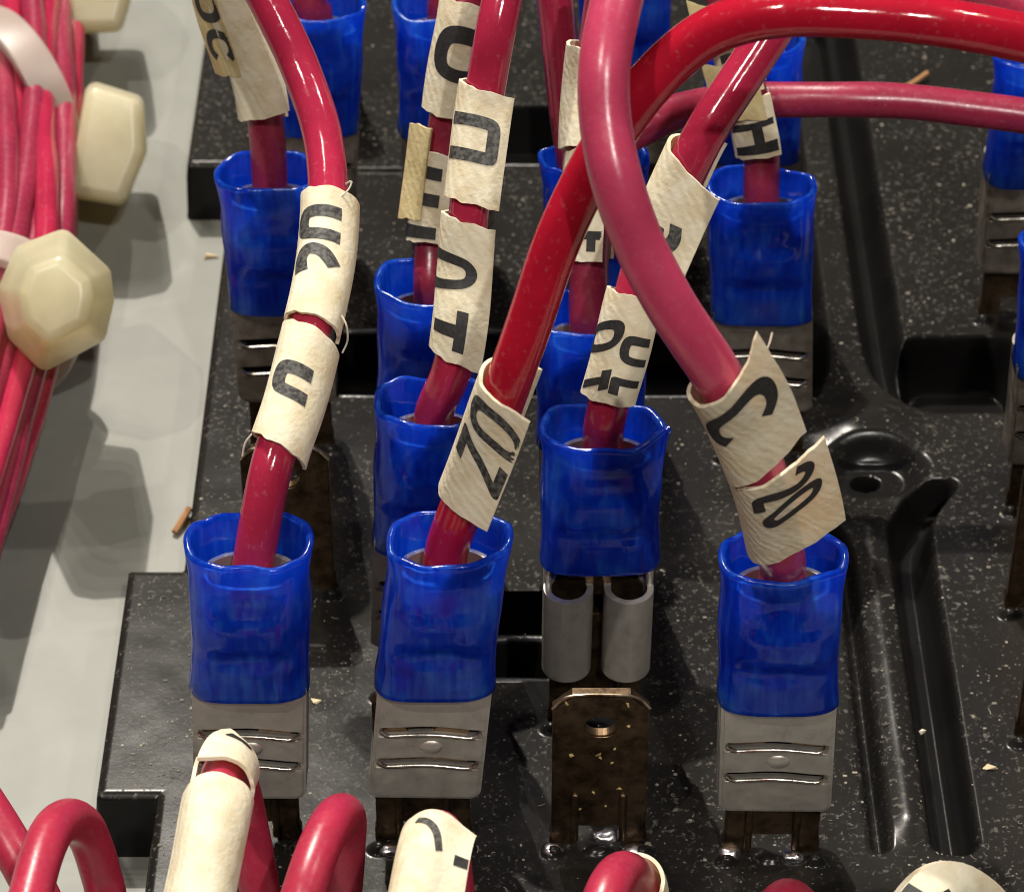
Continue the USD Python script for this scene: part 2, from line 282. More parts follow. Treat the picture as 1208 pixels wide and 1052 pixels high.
for x0, x1, yy in ((-12.6, 21.2, 17.5), (-12.6, 21.2, 25.45), (-3.6, 7.2, -7.75), (-3.6, 7.2, -11.75), (-3.0, 5.8, 46.85)):
    C_ = np.c_[np.linspace(x0, x1, 60), np.full(60, yy), np.full(60, -0.26)]
    block.part('slot_edge', tube(C_, 0.32, 14, 0.10), 'gloss_black', smooth=True)
def tab_mesh(x, y, h=12.8, w=5.75, t=0.8, rot=0):
    ch = 1.15
    poly = Polygon([(-w / 2 - 0.1, -1.0), (w / 2 + 0.1, -1.0), (w / 2 + 0.1, 0.9), (w / 2, 1.2), (w / 2, h - ch), (w / 2 - ch, h), (-w / 2 + ch, h), (-w / 2, h - ch), (-w / 2, 1.2), (-w / 2 - 0.1, 0.9)])
    hole_ = LineString([(-0.15, h - 2.6), (0.15, h - 2.6)]).buffer(0.78, 10)
    notch = Polygon([(-1.5, -1.5), (1.5, -1.5), (1.4, 1.6), (-1.4, 1.6)])
    m = trimesh.creation.extrude_polygon(poly.difference(hole_).difference(notch), t - 0.24, engine='earcut')
    a_ = trimesh.creation.extrude_polygon(poly.buffer(-0.12).difference(hole_.buffer(0.1)).difference(notch.buffer(0.1)), t, engine='earcut')
    m.apply_translation([0, 0, 0.12]); m = cat(m, a_)
    m.apply_translation([0, 0, -t / 2]); m.apply_transform(trimesh.transformations.rotation_matrix(math.pi / 2, [1, 0, 0]))
    if rot: m.apply_transform(trimesh.transformations.rotation_matrix(rot, [0, 0, 1]))
    m.apply_translation([x, y, 0]); return m
for k, p in TABS.items():
    lb = {'A3': 'bare speckled tab with a hole near its chamfered top', 'B1': 'bare tab behind the red wire, chips of debris on it'}.get(k)
    tp = block.part('tab', tab_mesh(p[0], p[1], h=12.8 if k != 'B1' else 12.4), 'tab', smooth=False, label=lb)
    if k in ('A3', 'B1'):
        e = np.array([[-2.87, 11.7], [-1.78, 12.75], [1.78, 12.75], [2.87, 11.7]]) * [1, 1 if k == 'A3' else 0.97]
        block.part('worn_edge', tube(spline(np.c_[p[0] + e[:, 0], np.full(4, p[1] - 0.34), e[:, 1]], 0.3), 0.10, 8, 0.08), 'brass', parent=tp)
    # embossed stiffening groove rails low on the tab
    if k in ('A1', 'A2', 'A3', 'A4', 'B3'):
        rails = cat(*[rbox(0.5, 0.5, 4.2, 0.2, (p[0] + s * 1.45, p[1] - 0.42, 2.5)) for s in (-1, 1)])
        block.part('rail', rails, 'tab', parent=tp)

for i, (px, py) in enumerate([(460, 1003), (652, 1003), (714, 986), (748, 1003), (861, 1006), (935, 1010), (303, 985)]):  # bright metal blobs added for the sheen on glossy plastic at the feet
    q = trimesh.creation.icosphere(subdivisions=3, radius=1.0); q.apply_scale([0.75 if i != 2 else 0.95, 0.55, 0.42]); q.vertices += (meshkit.fbm(q.vertices * 2 + i * 5, 2)[:, None] - 0.5) * 0.25
    q.apply_translation(at(px, py, z=0.1)); block.part('foot_sheen_bead', q, 'foot_sheen', smooth=True)
# ------------------------------------------------------------------ spade connectors
def lerp_tab(z, zs, vs): return np.interp(z, zs, vs)
def sleeve_mesh(foot, axis_off, z0, z1, w, seed, pinch=0.0, flat=1.0, yaw=0.0):
    """open oval vinyl sleeve from z0 to z1; axis_off = (dx, dy) shift of the rim relative to the foot"""
    R = np.random.default_rng(seed); nz, na = 34, 72
    t = np.linspace(0, 1, nz); a = np.linspace(0, 2 * np.pi, na, endpoint=False)
    wid = np.interp(t, [0, 0.12, 0.3, 0.55, 0.8, 1], [w * 0.985, w * 0.955, w * 0.95, w * 0.975, w * 0.955, w * 1.02]) / 2
    dep = np.interp(t, [0, 0.2, 0.45, 0.7, 0.88, 1], [4.1, 4.1, 4.5, 4.7, 4.55, 5.0]) / 2 * flat
    for q in (wid, dep): q[1:-1] = (q[:-2] + q[1:-1] + q[2:]) / 3
    ex = np.interp(t, [0, 0.5, 1], [3.6, 2.8, 2.35])
    def shell(off):
        rings = []
        for i in range(nz):
            n = 2 / ex[i]; ca, sa = np.cos(a), np.sin(a)
            x = (wid[i] - off) * np.sign(ca) * np.abs(ca) ** n; y = (dep[i] - off) * np.sign(sa) * np.abs(sa) ** n
            # crimp dents on the front face, bulge of the barrel
            front = np.clip(-sa, 0, 1) ** 2
            y = y + front * (-0.40 * sst(0.36, 0.44, t[i]) * (1 - sst(0.58, 0.66, t[i])) * np.exp(-(x / 2.6) ** 4) + 0.30 * np.exp(-((t[i] - 0.80) / 0.10) ** 2) * np.exp(-(x / 2.0) ** 2) + 0.20 * np.exp(-((t[i] - 0.30) / 0.05) ** 2))
            wob = (meshkit.noise(np.stack([ca * 1.3 + seed * 7, sa * 1.3, np.full(na, t[i] * 2.2)], -1), seed) - 0.5)
            wob2 = meshkit.noise(np.stack([ca * 2.6 + seed, sa * 2.6, np.full(na, t[i] * 5.0)], -1), seed + 9) - 0.5
            x = x * (1 + 0.085 * wob + 0.03 * wob2); y = y + (0.55 * wob + 0.30 * wob2) * (0.4 + t[i])
            if pinch: 
                k = np.exp(-((a - 5.75) / 0.32) ** 2) * sst(0.55, 1.0, t[i]); x = x + pinch * 0.5 * k; y = y + pinch * 1.1 * k
            zz = z0 + (z1 - z0) * t[i] + sst(0.85, 1.0, t[i]) * (0.30 * (meshkit.noise(np.stack([ca * 2 + 3, sa * 2, ca * 0 + seed], -1), seed + 3) - 0.5))
            rings.append(np.stack([x, y, np.broadcast_to(zz, x.shape)], -1))
        return np.array(rings)
    O, I = shell(0.0), shell(0.42)
    mid = (O[-1] + I[-1]) / 2 + [0, 0, 0.12]; midb = (O[0] + I[0]) / 2 - [0, 0, 0.08]
    rings = np.vstack([midb[None], O, mid[None], I[::-1], midb[None]])
    if yaw:
        c, s = math.cos(yaw), math.sin(yaw); rings = rings @ np.array([[c, s, 0], [-s, c, 0], [0, 0, 1]])
    tt = np.clip((rings[..., 2] - 3) / (z1 - 3), 0, 1.1)[..., None]
    rings = rings + np.r_[foot[:2], 0] + tt * np.r_[axis_off, 0]
    return ring_mesh(rings, cap=False)
def shear(m, foot, off, z1):
    m = m.copy(); t = np.clip((m.vertices[:, 2] - 3) / (z1 - 3), 0, 1.2)[:, None]; m.vertices = m.vertices + t * np.r_[off, 0] + np.r_[foot[:2], 0]; return m
def receptacle_parts(z0, z1, flip=False):
    """front plate with two slits and their lips, and the two rolled edges behind"""
    W = 6.75
    plate = Polygon([(-W / 2, z0 + 0.1), (W / 2, z0), (W / 2, z1), (-W / 2, z1)]).buffer(-0.7).buffer(0.7, 8)
    zs = (z0 + 3.05, z0 + 5.45)
    cuts = []
    for zc in zs:
        x = np.linspace(-2.9, 2.9, 30); zz = zc + 0.10 * np.cos(x / 2.9 * 3.0) - 0.035 * x
        cuts.append(LineString(np.c_[x, zz - 0.12]).buffer(0.36, 4))
    body = plate.difference(unary_union(cuts))
    m = cat(*[trimesh.creation.extrude_polygon(q, 0.55, engine='earcut') for q in getattr(body, 'geoms', [body])])
    back = trimesh.creation.extrude_polygon(plate.buffer(-0.05), 0.2, engine='earcut'); back.apply_translation([0, 0, -0.22])
    ins_ = plate.buffer(-0.22).difference(unary_union(cuts).buffer(0.05))
    m = cat(m, *[trimesh.creation.extrude_polygon(q, 0.66, engine='earcut') for q in getattr(ins_, 'geoms', [ins_]) if q.area > 0.05])
    m.apply_transform(trimesh.transformations.rotation_matrix(math.pi / 2, [1, 0, 0]))       # extrude dir -> -y, plate y-> z
    m.apply_translation([0, -0.7, 0])
    rolls = []
    zt = 12.0 if flip else z1 - 0.05
    for s in (-1, 1):
        ring = LinearRing(np.c_[s * 1.86 + 1.34 * np.cos(np.linspace(0, 2 * np.pi, 40)), 1.25 + 1.34 * np.sin(np.linspace(0, 2 * np.pi, 40))]).buffer(0.2, 6)
        t_ = trimesh.creation.extrude_polygon(ring, zt - z0 - 0.05, engine='earcut'); t_.apply_translation([0, 0, z0 + 0.05]); rolls.append(t_)
    sides = [rbox(0.5, 2.2, z1 - z0 - 0.3, 0.2, (s * (W / 2 - 0.25), -0.1, (z0 + z1) / 2)) for s in (-1, 1)]
    lips = []
    for zc in zs:
        x = np.linspace(-3.0, 3.0, 40); zz = zc - 0.34 + 0.10 * np.cos(x / 2.9 * 3.0) - 0.035 * x + 0.42 * np.clip((np.abs(x) - 2.35) / 0.65, 0, 1) ** 1.6
        lips.append(tube(np.c_[x, np.full_like(x, -1.40), zz], 0.12, 10))
    dim = trimesh.creation.icosphere(subdivisions=3, radius=1.0); dim.apply_scale([0.75, 0.3, 0.55]); dim.apply_translation([0.1, -1.25, z0 + 4.2])
    if flip:
        Rm = trimesh.transformations.rotation_matrix(math.pi, [0, 0, 1])
        for q in [m, dim, *rolls, *lips, *sides]: q.apply_transform(Rm)
    return m, rolls, lips, dim, sides
CONN = {}; W_IN = 6.0
M['shade_black'] = simple('slit_shade_black', (0.012, 0.010, 0.009), 0.7)  # near-black that paints the shade inside the slits
def connector(key, rim_px, label, w=7.2, zr=23.3, z_sl=12.8, metal_='tin', flip=False, seed=1, pinch=0, flat=1.0, yaw=0.0, z0=4.5, group='blue spade connectors on the terminal block'):
    p = TABS[key]; rim = at(*rim_px, z=zr); off = (rim - p)[:2]
    off = np.array([np.clip(off[0], -3, 3), np.clip(off[1], -2.2, 2.2)])
    t = Thing('spade_connector', label, 'connector', p, group)
    t.part('sleeve', sleeve_mesh(p, off, z_sl, zr, w, seed, pinch, flat, yaw), 'sleeve', smooth=True)
    m, rolls, lips, dim, sides = receptacle_parts(z0, 13.9, flip)
    if yaw:
        Rm = trimesh.transformations.rotation_matrix(yaw, [0, 0, 1])
        for q in [m, dim, *rolls, *lips, *sides]: q.apply_transform(Rm)
    rp = t.part('receptacle', shear(cat(m, *sides), p, off, zr), metal_, smooth=30)
    for q in rolls: t.part('rolled_edge', shear(q, p, off, zr), metal_, parent=rp, smooth=40)
    for q in lips: t.part('slit_lip', shear(q, p, off, zr), 'lip', parent=rp)
    inn = rbox(W_IN, 0.12, 7.6, 0.05, (0, 0.6 if flip else -0.6, z0 + 4.2)) if not yaw else rbox(0.1, 0.1, 0.1, 0.04, (0, 0, 8))  # plate added behind the slits, its dark colour stands in for shade
    t.part('slit_shade', shear(inn, p, off, zr), 'shade_black', parent=rp, smooth=False)
    t.part('dimple', shear(dim, p, off, zr), metal_, parent=rp)
    a = np.linspace(0, 2 * np.pi, 48)
    pg = LineString(np.c_[2.55 * np.cos(a), 1.5 * np.sin(a) + 0.05]).buffer(0.14, 4)
    bar = trimesh.creation.extrude_polygon(pg, 6.6, engine='earcut'); bar.apply_translation([0, 0, zr - 8.6])
    t.part('crimp_barrel', shear(bar, p, off, zr), 'tin', smooth=40)
    CONN[key] = (p, off, zr)
connector('A1', (294, 640), 'blue connector front left, its receptacle partly behind the cream marker loop', seed=11, z_sl=13.0)
connector('A2', (529, 634), 'blue connector of the wire marked OZ, clean dimpled grey receptacle below', seed=12, z_sl=13.0, flat=1.08)
connector('A4', (924, 656), 'blue connector at the front under the markers C and 2D', seed=14, z_sl=13.0)
connector('B2', (513, 475), 'blue connector right behind the OZ connector, below the OT marker', seed=22)
connector('B3', (712, 503), 'waisted blue connector above two open rolled tubes, its lip pinched at right', seed=23, flip=True, z0=5.6, z_sl=13.7, pinch=1.0, w=7.6, flat=1.05)
connector('C1', (317, 203), 'blue connector at the left edge behind the UC marker', seed=31, metal_='brown_tin')
connector('C2', (510, 333), 'blue connector beside the letter O of the OT marker, third from the front', seed=32)
connector('C3', (695, 368), 'blue connector half hidden behind the crumpled OT marker', seed=33)
connector('C4', (898, 218), 'blue connector right of the folded plain flag, under the H marker', seed=34, metal_='brown_tin')
connector('D1', (373, 5), 'blue connector at the top left behind the glossy curved wire', seed=41, metal_='brown_tin')
connector('D2', (523, 6), 'blue connector at the top edge left of the D marker', seed=42, metal_='brown_tin')
connector('D3', (702, 187), 'blue connector hidden behind the crossing of the red and pink wires', seed=43, metal_='brown_tin')
connector('D4', (890, 42), 'dark blue connector behind the H marker near the top edge', seed=44, metal_='brown_tin')
connector('E3', (735, -60), 'shaded blue connector at the top edge behind the pink wire', seed=45, metal_='brown_tin')
connector('R1', (1232, 62), 'blue connector cut by the right edge at the top, end of the dull wire', seed=51, metal_='brown_tin')
connector('R2', (1272, 288), 'brown tarnished connector cut by the right edge in the middle', seed=52, metal_='brown_tin')

# ------------------------------------------------------------------ wires
PATHS = {}
def wire(key, pts, r, m, label, group=None):
    P3 = [at(px, py, d=d) for px, py, d in pts]
    k = {'D3b': 'D3'}.get(key, key)
    if k in CONN:                                     # the end of the wire stands in its crimp
        p, off, zr = CONN[k]; sh = np.array([-1.2, 0.3]) if key == 'D3b' else np.array([1.0, 0.3]) if key == 'D3' else np.zeros(2)
        while len(P3) > 2 and P3[0][2] < zr + 0.6: P3.pop(0)
        ax = lambda z: np.r_[p[:2] + (off + 0 * sh) * min(1.05, (z - 3) / (zr - 3)) + sh + [0, 0.15], z]
        P3 = [ax(zr - 7), ax(zr - 3.5)] + ([ax(zr - 0.8)] if np.linalg.norm(P3[0][:2] - ax(zr)[:2]) < 2.2 else []) + P3
    C = spline(P3); PATHS[key] = (C, r)
    single('red_wire', tube(C, r, 24, 0.05), m, label, 'wire', group, smooth=True)
wire('A1', [(290, 715, 173.5), (293, 660, 172), (318, 560, 173.5), (345, 470, 175), (368, 380, 177), (384, 290, 180), (387, 215, 182), (378, 150, 184), (352, 75, 185), (318, 5, 185), (290, -50, 185), (260, -120, 186)], 1.22, 'raspberry', 'glossy raspberry wire arching from front left connector through the UC marker')
wire('A2', [(524, 700, 174), (528, 650, 172), (548, 590, 171), (575, 520, 168), (600, 450, 165), (625, 380, 163), (655, 290, 161), (695, 205, 159.5), (745, 125, 158), (800, 65, 157), (855, 30, 156), (930, 15, 155), (1020, 18, 155), (1110, 27, 155), (1208, 45, 156), (1290, 62, 157)], 1.27, 'red', 'bright red wire from the OZ marker curving along the top to right edge')
wire('A4', [(924, 710, 173), (922, 655, 171), (912, 600, 167), (893, 540, 163), (868, 480, 160), (838, 430, 157), (795, 365, 155), (755, 290, 154), (728, 215, 153), (714, 140, 153), (714, 70, 153), (728, 0, 154), (745, -60, 156)], 1.34, 'pink', 'thick pink wire crossing in front of the others, through marker C')
wire('B2', [(508, 535, 183), (521, 480, 182), (532, 440, 181), (543, 380, 180), (548, 320, 180), (553, 250, 179), (562, 180, 179), (572, 110, 179), (584, 40, 178), (596, -20, 178), (605, -80, 178)], 1.2, 'raspberry', 'raspberry wire rising straight through the OT and D markers')
wire('C2', [(500, 390, 194), (506, 335, 193), (511, 290, 192.5), (518, 220, 192), (527, 150, 191), (537, 80, 190), (548, 20, 189), (556, -40, 189)], 1.2, 'dull', 'dull red wire hidden behind the D marker, with the black-barred marker')
wire('B3', [(704, 540, 181), (715, 490, 180), (728, 430, 179), (742, 375, 178), (757, 320, 177.5), (778, 270, 177), (803, 215, 176), (833, 155, 175), (872, 95, 175), (908, 40, 175), (945, -20, 175), (980, -80, 176)], 1.24, 'raspberry', 'raspberry wire slanting up right from the crumpled marker under the red wire')
wire('C1', [(320, 260, 202.5), (318, 200, 201), (315, 160, 200), (308, 110, 199), (295, 60, 198), (278, 10, 197), (262, -50, 196)], 1.2, 'dull', 'dull red wire in the left edge connector inside the plain marker')
wire('C4', [(905, 275, 201.5), (903, 215, 200), (898, 180, 199.5), (890, 140, 199), (880, 95, 198), (868, 50, 198), (855, 0, 197), (845, -50, 197)], 1.2, 'dull', 'dull red wire in the connector below the H marker')
wire('D3', [(703, 245, 204.5), (708, 195, 202.5), (735, 165, 201), (765, 148, 201), (800, 131, 202), (870, 119, 203.5), (930, 118, 203.5), (1000, 118, 203), (1070, 120, 203), (1140, 128, 203), (1208, 137, 203), (1290, 152, 203)], 1.2, 'dull', 'dull pink wire running level to the right edge below the bright red one')
wire('D3b', [(648, -60, 197), (655, 0, 198), (661, 60, 199.5), (667, 120, 201), (676, 180, 202.5), (688, 225, 204), (694, 250, 205)], 1.2, 'raspberry', 'shiny raspberry wire coming down from the top left of the pink wire')
wire('C3', [(699, 420, 191.5), (694, 365, 190), (694, 310, 189.5), (697, 250, 189), (696, 180, 189), (699, 110, 189), (708, 40, 188), (720, -40, 187)], 1.27, 'dull', 'dull red wire behind the crossing, with the T marker low on it')
wire('D1', [(365, 70, 219), (364, 10, 217), (368, -60, 216)], 1.2, 'dull', 'short dull wire end in the top left connector behind the glossy wire')
wire('D2', [(524, 70, 218.5), (524, 8, 216.5), (530, -60, 215)], 1.2, 'dull', 'wire end just showing in the top edge connector left of the D marker')
wire('top', [(1080, -46, 160), (1150, -20, 160), (1215, 6, 160), (1290, 40, 160)], 1.25, 'pink', 'pink wire just showing at the top right corner above the red one')
wire('loopA', [(20, 1120, 157), (37, 1052, 160), (49, 1008, 162), (63, 978, 164), (80, 966, 166.5), (97, 974, 169), (110, 1000, 171), (119, 1030, 172.5), (125, 1055, 173), (133, 1120, 174)], 1.17, 'loop', 'raspberry wire loop at the bottom left, bent over like an arch')
wire('leftB', [(-60, 885, 174), (-10, 960, 173), (22, 1012, 172), (50, 1065, 172), (70, 1120, 172)], 1.22, 'loop', 'raspberry wire slanting down at the left edge behind the bent loop')
wire('loopB', [(222, 1125, 156), (236, 1055, 158), (248, 995, 159.5), (256, 950, 161), (262, 918, 164), (269, 905, 167), (278, 918, 170), (287, 950, 172), (298, 1005, 173), (310, 1070, 174)], 1.2, 'loop', 'raspberry wire loop carrying two cream markers at the bottom left')
wire('loopC', [(338, 1120, 160), (358, 1052, 160.5), (374, 1005, 162), (390, 972, 164), (402, 960, 166.5), (408, 968, 169.5), (407, 1000, 172), (403, 1060, 175)], 1.17, 'loop', 'raspberry wire loop at the bottom between the two cream markers')
wire('loopD', [(484, 1125, 156), (497, 1055, 157.5), (505, 1010, 159), (512, 985, 161.5), (520, 982, 165), (528, 1000, 168), (535, 1050, 170), (540, 1110, 171)], 1.2, 'loop', 'wire loop inside the cream bottom marker below the OZ receptacle')
wire('loopE', [(700, 1120, 160), (712, 1065, 161), (726, 1036, 163), (740, 1030, 166), (752, 1050, 169), (760, 1110, 171)], 1.22, 'loop', 'top of a raspberry wire loop below the bare speckled tab')
wire('loopF', [(900, 1120, 160), (914, 1078, 162), (929, 1062, 165), (944, 1074, 168), (955, 1115, 170)], 1.22, 'loop', 'tip of a wire loop at the bottom edge below the right front connector')
wire('loopG', [(1050, 1125, 159), (1078, 1078, 160), (1108, 1050, 161.5), (1145, 1058, 164), (1185, 1095, 167)], 1.2, 'loop', 'wire loop under the cream marker at the bottom right corner')

# ------------------------------------------------------------------ wire markers
GLYPH = {  # polylines on a 1 x 1.3 letter box
    'O': [[(0.25, 0), (0.75, 0), (1, 0.28), (1, 1.02), (0.75, 1.3), (0.25, 1.3), (0, 1.02), (0, 0.28), (0.25, 0)]],
    'D': [[(0, 0), (0.7, 0), (1, 0.3), (1, 1.0), (0.7, 1.3), (0, 1.3), (0, 0)]],
    'B': [[(0, 0), (0, 0.6), (0, 1.1), (0.05, 1.26), (0.2, 1.3), (0.6, 1.3), (0.96, 1.3), (1, 1.26), (1, 0.6), (1, 0)]],
    'U': [[(0, 1.3), (0, 0.25), (0.22, 0), (0.78, 0), (1, 0.25), (1, 1.3)]],
    'C': [[(0.95, 1.05), (0.72, 1.3), (0.28, 1.3), (0, 1.02), (0, 0.28), (0.28, 0), (0.72, 0), (0.95, 0.25)]],
    'T': [[(0.5, 0), (0.5, 1.3)], [(0, 1.3), (1, 1.3)]],
    'A': [[(0, 0.1), (0.15, 0.6), (0.5, 1.05), (1, 1.3)]],
    '7': [[(0, 0), (0, 1.3)], [(0, 0.65), (1, 0.65)]],
    'L': [[(0, 1.3), (0, 0), (0.8, 0)]], 'I': [[(0.5, 0), (0.5, 1.3)]], 'H': [[(0, 0), (0, 1.3)], [(1, 0), (1, 1.3)], [(0, 0.65), (1, 0.65)]],
    'Z': [[(0, 1.3), (1, 1.3), (0, 0), (1, 0)]],
    '2': [[(0.02, 0.98), (0.22, 1.26), (0.6, 1.3), (0.95, 1.02), (0.85, 0.7), (0, 0), (1, 0)]],
    'J': [[(1, 0.15), (0.45, 0), (0.08, 0.25), (0.15, 0.75), (0.35, 1.02), (0.65, 1.3)]],
    'S': [[(0.1, 1.1), (0.5, 1.3), (0.95, 1.0), (0.9, 0.6), (0.45, 0.45)]],
}
def glyph_mesh(ch, w, h, sw):
    def chaikin(l):
        l = np.array(l, float)
        if ch in 'TLIHZ7': return l
        closed = np.allclose(l[0], l[-1])
        for _ in range(3):
            a_, b_ = l[:-1] * 0.75 + l[1:] * 0.25, l[:-1] * 0.25 + l[1:] * 0.75; q_ = np.stack([a_, b_], 1).reshape(-1, 2)
            l = np.vstack([q_, q_[:1]]) if closed else np.vstack([l[:1], q_, l[-1:]])
        return l
    g_ = unary_union([LineString(chaikin(l) * [w, h / 1.3]).buffer(sw / 2, 5, cap_style='flat', join_style='round') for l in GLYPH[ch]])
    ms = [trimesh.Trimesh(*trimesh.creation.triangulate_polygon(q, engine='earcut')) for q in getattr(g_, 'geoms', [g_])]
    out = []
    for q in ms:
        v = np.c_[q.vertices[:, :2], np.zeros(len(q.vertices))]
        v, f = trimesh.remesh.subdivide_to_size(v, q.faces, 0.32, max_iter=12); out.append(trimesh.Trimesh(v, f, process=True))
    return cat(*out)
MARKERS = 'cream cloth wire markers'
def marker(key, p0, p1, label, rad=1.42, start=300, dep=92, flag=1.2, kf=0.0, skew=0.0, skew_end=None, mirror=False, roll=0.0, letters=(), m='cloth', ink='ink', th=0.22, sag=0.06, cat_='wire marker', tip=0.0):
    C, r = PATHS[key]
    S = np.r_[0, np.cumsum(np.linalg.norm(np.diff(C, axis=0), axis=1))]
    q = C - CAM; d = q @ VF; P2 = np.c_[604 + FPX * (q @ VR) / d, 526 - FPX * (q @ VU) / d]
    def near(p, lo=0): return S[np.argmin(np.hypot(P2[:, 0] - p[0], P2[:, 1] - p[1]))]
    s0, s1 = (near(p) if not np.isscalar(p) else p * S[-1] for p in (p0, p1))
    sgn = 1 if s1 > s0 else -1; L = abs(s1 - s0)
    T = tangents(C)
    def frame(s):
        s = np.clip(s, 0, S[-1]); c = np.stack([np.interp(s, S, C[:, k]) for k in range(3)], -1); t = np.stack([np.interp(s, S, T[:, k]) for k in range(3)], -1) * sgn
        t /= np.linalg.norm(t, axis=-1, keepdims=True)                                        # points from top to bottom
        v = CAM - c; F_ = v - t * (v * t).sum(-1, keepdims=True); F_ /= np.linalg.norm(F_, axis=-1, keepdims=True)
        R_ = np.cross(-t, F_)
        if roll: cr, sr = math.cos(roll), math.sin(roll); R_, F_ = R_ * cr + F_ * sr, F_ * cr - R_ * sr
        if mirror: R_ = -R_
        return c, t, R_, F_
    # section by arc length
    arc = math.radians(start - dep) * rad; U = arc + flag; N = 64
    us = np.linspace(0, U, N); ph = np.radians(start) - us / rad; onarc = us <= arc
    px = np.where(onarc, rad * np.cos(ph), 0); py = np.where(onarc, rad * np.sin(ph), 0)
    hd = np.where(onarc, ph - np.pi / 2, 0.0)
    pd = math.radians(dep); x, y, hh = rad * math.cos(pd), rad * math.sin(pd), pd - math.pi / 2; last = arc
    for i in np.nonzero(~onarc)[0]:
        ds = us[i] - last; hh -= kf * ds; x += math.cos(hh) * ds; y += math.sin(hh) * ds; px[i], py[i], hd[i] = x, y, hh; last = us[i]
    if (~onarc).any() and onarc.any():
        # small overlap lift at the start so the tape does not cut through its own end
        pass
    nxn, nyn = -np.sin(hd), np.cos(hd)
    k0 = skew; k1 = skew if skew_end is None else skew_end
    rg = np.random.default_rng(abs(hash(label)) % 1000 if False else sum(map(ord, label)))
    ph0 = rg.random() * 6
    def surf(u, v, off):
        """u: arc length, v: 0..1 from top to bottom, off: outward offset"""
        X_ = np.interp(u, us, px); Y_ = np.interp(u, us, py); nx_ = np.interp(u, us, nxn); ny_ = np.interp(u, us, nyn); nn = np.hypot(nx_, ny_); nx_, ny_ = nx_ / nn, ny_ / nn
        top = k0 * (u - arc * 0.6); bot = L + k1 * (u - arc * 0.6)
        fl = np.clip((u - arc) / max(flag, 1e-3), 0, 1); top = top - tip * fl ** 2
        s = s0 + sgn * (top + (bot - top) * v)
        c, t, R_, F_ = frame(s)
        o = off + sag * (np.sin(u * 2.1 + ph0 + v * 2.2) * 0.5 + np.sin(v * 5.1 + u + ph0) * 0.5)
        return c + R_ * (X_ + nx_ * o)[..., None] + F_ * (Y_ + ny_ * o)[..., None]
    nv = max(10, int(L / 0.45)); uu, vv = np.meshgrid(us, np.linspace(0, 1, nv), indexing='ij')
    jit = 0.05 * (meshkit.noise(np.stack([uu * 2.5, vv * 0 + 3, vv * 0], -1), 5) - 0.5) / max(L, 1)
    vv2 = vv + jit * ((vv == 0) | (vv == 1)) * 3
    outer_, inner_ = surf(uu, vv2, th), surf(uu, vv2, 0.0)
    # closed shell: loop across v for every u station (outer top->bottom, inner bottom->top)
    mo, mi = (surf(uu[:, :1], vv2[:, :1], th / 2), surf(uu[:, -1:], vv2[:, -1:], th / 2))
    rings = np.concatenate([outer_, inner_[:, ::-1]], 1)
    msh = ring_mesh(rings, cap=False)
    n, mm_ = rings.shape[:2]; F2 = []
    for st, fl in ((0, False), (n - 1, True)):
        for j in range(nv - 1):
            a_, b_, c_, d_ = st * mm_ + j, st * mm_ + j + 1, st * mm_ + (2 * nv - 2 - j), st * mm_ + (2 * nv - 1 - j)
            F2 += [[a_, c_, b_], [a_, d_, c_]] if not fl else [[a_, b_, c_], [a_, c_, d_]]
    msh = trimesh.Trimesh(msh.vertices, np.vstack([msh.faces, F2]), process=False)
    if msh.volume < 0: msh.invert()
    t_ = Thing('wire_marker', label, cat_, surf(np.array([arc * 0.6]), np.array([0.5]), 0)[0], MARKERS)
    tp = t_.part('tape', msh, m, smooth=50)
    for ch, du, v0, w, h, *rest in letters:       # du: letter middle from the front middle (mm, + towards flag), v0: start of letter along the tape in mm
        sw = rest[0] if rest else 0.62; tilt = rest[1] if len(rest) > 1 else 0.0; ik = rest[2] if len(rest) > 2 else ink
        gm = glyph_mesh(ch, w, h, sw); gx, gy = gm.vertices[:, 0], gm.vertices[:, 1]
        if tilt: gx, gy = gx + tilt * (gy - h / 2), gy
        ufront = (math.radians(start) - math.pi / 2) * rad
        u = ufront + du + gy - h / 2; mm2 = v0 + gx
        top = k0 * (u - arc * 0.6); bot = L + k1 * (u - arc * 0.6); v = np.clip((mm2) / L, 0.01, 0.99)
        ok = (u > 0.05) & (u < U - 0.05)
        vs = surf(np.clip(u, 0.02, U - 0.02), v, th + 0.035)
        f = gm.faces[ok[gm.faces].all(1)]
        if len(f) == 0: continue
        lm = trimesh.Trimesh(vs, f, process=False)
        nf = lm.face_normals; cv = lm.triangles_center
        c_ = frame(np.array([s0 + sgn * L * 0.5]))[0][0]
        # orient outwards
        if mirror != (sgn < 0 and False): pass
        lm2 = trimesh.Trimesh(vs, f if ((nf * (surf(np.clip(u, 0.02, U - 0.02), v, th + 0.5)[f].mean(1) - cv)).sum(1).mean() > 0) else f[:, ::-1], process=False)
        t_.part('printed_letter', lm2, ik, smooth=True, parent=tp)
W_ = 'ink_worn'
marker('A1', (385, 235), (357, 378), 'cream marker with a worn U and hook letter, upper on the left wire', rad=1.45, dep=70, flag=2.6, kf=0.55, skew=0.1, ink=W_,
       letters=[('U', -0.2, 1.75, 1.75, 2.2, 0.85), ('J', -0.25, 4.45, 1.9, 2.0, 0.85)], roll=0.1)
marker('A1', (354, 386), (318, 520), 'cream marker with a single worn U, lower on the left wire', rad=1.45, dep=70, flag=2.4, kf=0.5, skew=0.22, ink=W_,
       letters=[('U', 0.0, 2.8, 1.55, 1.75, 0.8)], roll=0.1)
